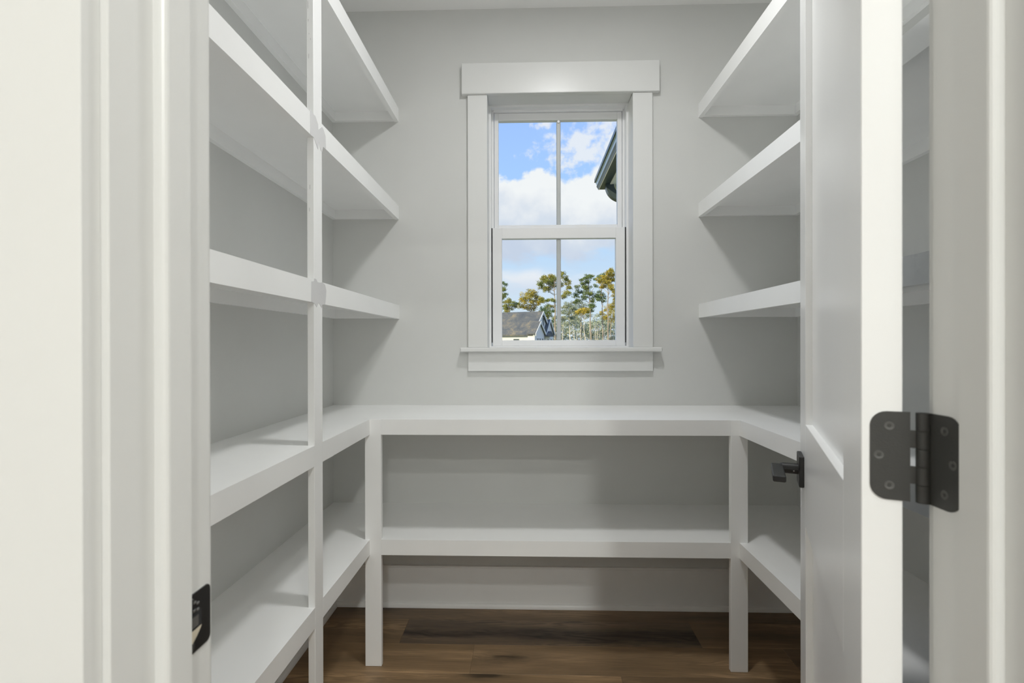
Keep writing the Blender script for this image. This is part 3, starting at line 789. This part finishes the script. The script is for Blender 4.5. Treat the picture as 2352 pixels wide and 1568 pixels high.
def tufts(bm, c, rad, n, size, rng):
    for _ in range(n):
        while True:
            v = Vector((rng.uniform(-1, 1), rng.uniform(-1, 1), rng.uniform(-1, 1)))
            if v.length < 1: break
        p = c + Vector((v.x * rad, v.y * rad, v.z * rad * 0.62))
        a = Vector((rng.gauss(0, 1), rng.gauss(0, 1), rng.gauss(0, 1))).normalized()
        b = a.cross(Vector((rng.gauss(0, 1), rng.gauss(0, 1), rng.gauss(0, 1)))).normalized()
        s = size * rng.uniform(0.6, 1.3)
        q = [bm.verts.new(p + a * s * math.cos(w) + b * s * 0.6 * math.sin(w)) for w in (0, 1.6, 3.1, 4.6)]
        bm.faces.new(q)

def tree(u_base, u_top, v_top, d, crown, leaf, label, bark='bark', tr=0.17, name='pine_tree', seed=0, dens=30, size=0.10, group='pine trees beyond the house'):
    """crown: list of (u, v, radius in px) where foliage masses stand"""
    rng = random.Random(seed + int(u_base * 7))
    k = d / FPX
    gz_ = GND - 0.02 - 0.004 * (d - 2.7)
    base = Vector((ux(u_base, d), d, gz_)); top = Vector((ux(u_top, d), d + 0.3, uz(v_top + 7, d)))
    e = tag(empty(name, base), label, 'tree', group)
    n = 7; pts = []
    for i in range(n + 1):
        f = i / n; p = base.lerp(top, f) + Vector((rng.uniform(-1, 1) * 0.10, rng.uniform(-1, 1) * 0.1, 0)) * (1 if 0 < i < n else 0)
        pts.append(p)
    bm = bmesh.new(); add_tube(bm, pts, [tr * (1.0 - 0.78 * (i / n)) for i in range(n + 1)], 7)
    mesh_obj('trunk', bm, bark, e)
    bl = bmesh.new()
    for (u, v, rp_) in crown:
        depth = d + rng.uniform(-1, 1) * 1.6
        c = Vector((ux(u, d), depth, uz(v, d)))
        f = min(max((c.z - base.z) / (top.z - base.z) - 0.09, 0.2), 0.97)
        j = int(f * n); s = pts[j].lerp(pts[min(j + 1, n)], f * n - j)
        if (c - s).length > 0.5:
            mid = s.lerp(c, 0.55) + Vector((0, 0, -0.12 * (c - s).length * 0.5))
            bb = bmesh.new(); add_tube(bb, [s, mid, c], [0.05, 0.035, 0.015], 5); mesh_obj('branch', bb, bark, e)
        m_ = max(4, int(rp_ * 2.4))
        for _ in range(m_):
            o = Vector((rng.uniform(-1, 1), rng.uniform(-1, 1), rng.uniform(-0.7, 0.7))) * rp_ * k * 1.05
            tufts(bl, c + o, max(0.42, rp_ * k * 0.72), dens, size, rng)
    mesh_obj('foliage', bl, leaf, e)

# the tall pines, nearest first; foliage masses as they stand in each crown
D1 = 96.0
tree(1275.5, 1274, 629, D1, [(1268, 632, 7), (1256, 637, 8), (1250, 645, 7), (1240, 652, 6), (1262, 646, 9), (1275, 642, 9), (1284, 650, 8), (1297, 640, 7), (1303, 650, 6),
     (1246, 660, 7), (1258, 663, 7), (1306, 661, 5), (1302, 675, 7), (1294, 679, 6), (1268, 655, 7), (1244, 688, 5), (1256, 692, 5), (1270, 690, 4), (1291, 632, 5)],
     'pine', 'tall spreading pine rising behind the muntin of the lower panes', tr=0.20, seed=1)
tree(1221, 1218, 672, D1 + 6, [(1218, 672, 8), (1207, 680, 9), (1226, 676, 8), (1236, 684, 7), (1213, 692, 9), (1200, 690, 6), (1228, 694, 8), (1209, 704, 7), (1222, 706, 8), (1240, 697, 6), (1197, 703, 5), (1246, 690, 4)],
     'pine_gold', 'broad golden green pine just above the house roof', seed=2)
tree(1168.5, 1168, 688, D1 + 10, [(1168, 690, 6), (1161, 697, 7), (1175, 697, 6), (1159, 706, 6), (1171, 706, 6), (1165, 714, 5), (1188, 698, 4), (1184, 703, 4)],
     'pine', 'small round pine above the left end of the house roof', seed=3, tr=0.13)
tree(1150, 1152, 646, D1, [(1155, 648, 2.5), (1154, 662, 4), (1163, 656, 2), (1156, 668, 3), (1160, 665, 2), (1157, 680, 4), (1163, 677, 3), (1153, 687, 3), (1146, 660, 6), (1145, 680, 7)],
     'pine_dark', 'thin dark pine cut off by the left edge of the lower pane', seed=4)
tree(1257, 1256, 700, D1 + 14, [(1258, 702, 6), (1248, 708, 6), (1266, 707, 6), (1242, 714, 5), (1255, 716, 7), (1268, 717, 6), (1250, 724, 6), (1262, 727, 6), (1272, 730, 5), (1266, 738, 6), (1258, 742, 5)],
     'pine_dark', 'dark leafy pine behind the house gable', seed=5)
tree(1359.5, 1352, 632, D1 + 2, [(1353, 633, 5), (1347, 640, 5), (1358, 637, 4), (1335, 645, 4), (1341, 652, 5), (1350, 650, 5), (1327, 658, 4), (1340, 662, 6), (1352, 662, 5), (1366, 659, 3), (1333, 670, 6), (1346, 672, 7),
     (1358, 676, 6), (1368, 680, 6), (1322, 680, 6), (1330, 690, 6), (1342, 684, 6), (1362, 690, 5), (1320, 694, 4), (1372, 690, 4), (1356, 704, 6), (1364, 704, 5), (1358, 713, 4)],
     'pine_dark', 'tall dark pine with a narrow crown in the lower right pane', seed=6, tr=0.16, dens=26)
tree(1385, 1382, 634, D1 + 7.5, [(1376, 636, 4), (1384, 634, 4), (1370, 641, 3), (1388, 641, 3), (1374, 680, 4), (1383, 676, 4), (1390, 682, 4), (1379, 686, 4), (1377, 670, 3), (1386, 692, 3)],
     'pine_dark', 'slim pine with sparse tufts second from the right edge of the panes', seed=7, tr=0.15, dens=24)
tree(1397, 1396, 622, D1 - 4, [(1405, 622, 6), (1396, 630, 6), (1411, 630, 6), (1388, 640, 6), (1400, 641, 6), (1376, 645, 5), (1383, 650, 6), (1394, 652, 6), (1410, 643, 5), (1386, 657, 5), (1401, 660, 5), (1408, 662, 4), (1412, 670, 4)],
     'pine_gold', 'tall golden topped pine near the right edge of the panes', seed=8, tr=0.17)
tree(1418, 1417, 668, D1 + 8, [(1414, 676, 6), (1410, 684, 6), (1418, 690, 8), (1422, 672, 7), (1415, 700, 6)],
     'pine_gold', 'yellow leaved tree cut off by the right edge of the panes', seed=9)
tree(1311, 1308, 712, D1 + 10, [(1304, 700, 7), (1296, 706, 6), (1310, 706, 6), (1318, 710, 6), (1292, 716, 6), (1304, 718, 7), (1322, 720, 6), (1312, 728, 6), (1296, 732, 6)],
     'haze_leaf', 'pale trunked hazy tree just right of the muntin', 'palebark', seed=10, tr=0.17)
tree(1347, 1341, 722, D1 - 6, [(1338, 713, 5), (1345, 711, 5), (1330, 716, 4), (1350, 714, 4), (1326, 718, 3), (1342, 718, 4)],
     'pine_gold', 'short bright yellow tree below the dark pine', 'palebark', seed=11, tr=0.15)
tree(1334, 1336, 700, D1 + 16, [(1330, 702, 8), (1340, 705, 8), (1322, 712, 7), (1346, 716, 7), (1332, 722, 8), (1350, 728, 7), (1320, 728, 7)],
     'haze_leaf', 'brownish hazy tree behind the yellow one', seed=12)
tree(1404, 1403, 700, D1 + 17, [(1404, 702, 7), (1396, 710, 7), (1411, 712, 7), (1386, 718, 6), (1402, 722, 8), (1414, 728, 7), (1392, 730, 7), (1406, 736, 7)],
     'pine_gold', 'low yellow green tree at the foot of the right pines', seed=13, dens=26)
# pale bare trunks in the wood edge
rt = random.Random(21)
ORD = ('first', 'second', 'third', 'fourth', 'fifth', 'sixth', 'seventh', 'eighth', 'ninth', 'tenth', 'eleventh', 'twelfth')
for i, (u, vt, dd) in enumerate(sorted(((1294, 742, 100), (1318, 748, 104), (1326, 738, 108), (1332, 744, 99), (1352, 735, 101), (1366, 745, 103), (1371, 752, 100), (1378, 740, 106), (1391, 746, 101), (1410, 742, 109), (1262, 745, 117), (1283, 742, 108)))):
    base = Vector((ux(u, dd), dd, GND - 0.02 - 0.004 * dd)); top = Vector((ux(u + rt.uniform(-4, 4), dd), dd, uz(vt, dd)))
    e = tag(empty('bare_tree', base), f'{ORD[i]} thin pale bare trunk from the left at the edge of the wood', 'tree', 'thin bare trunks at the edge of the wood')
    bm = bmesh.new(); mid = base.lerp(top, 0.5) + Vector((rt.uniform(-.2, .2), 0, 0)); add_tube(bm, [base, mid, top], [0.10, 0.075, 0.03], 6)
    mesh_obj('trunk', bm, 'palebark', e)
    for q in range(4):
        bm = bmesh.new()
        s = base.lerp(top, 0.45 + 0.14 * q); sg = rt.choice((-1, 1))
        add_tube(bm, [s, s + Vector((sg * rt.uniform(.5, 1.2), rt.uniform(-.4, .4), rt.uniform(.3, 1.1)))], [0.035, 0.012], 4)
        mesh_obj('branch', bm, 'palebark', e)
# thicket behind
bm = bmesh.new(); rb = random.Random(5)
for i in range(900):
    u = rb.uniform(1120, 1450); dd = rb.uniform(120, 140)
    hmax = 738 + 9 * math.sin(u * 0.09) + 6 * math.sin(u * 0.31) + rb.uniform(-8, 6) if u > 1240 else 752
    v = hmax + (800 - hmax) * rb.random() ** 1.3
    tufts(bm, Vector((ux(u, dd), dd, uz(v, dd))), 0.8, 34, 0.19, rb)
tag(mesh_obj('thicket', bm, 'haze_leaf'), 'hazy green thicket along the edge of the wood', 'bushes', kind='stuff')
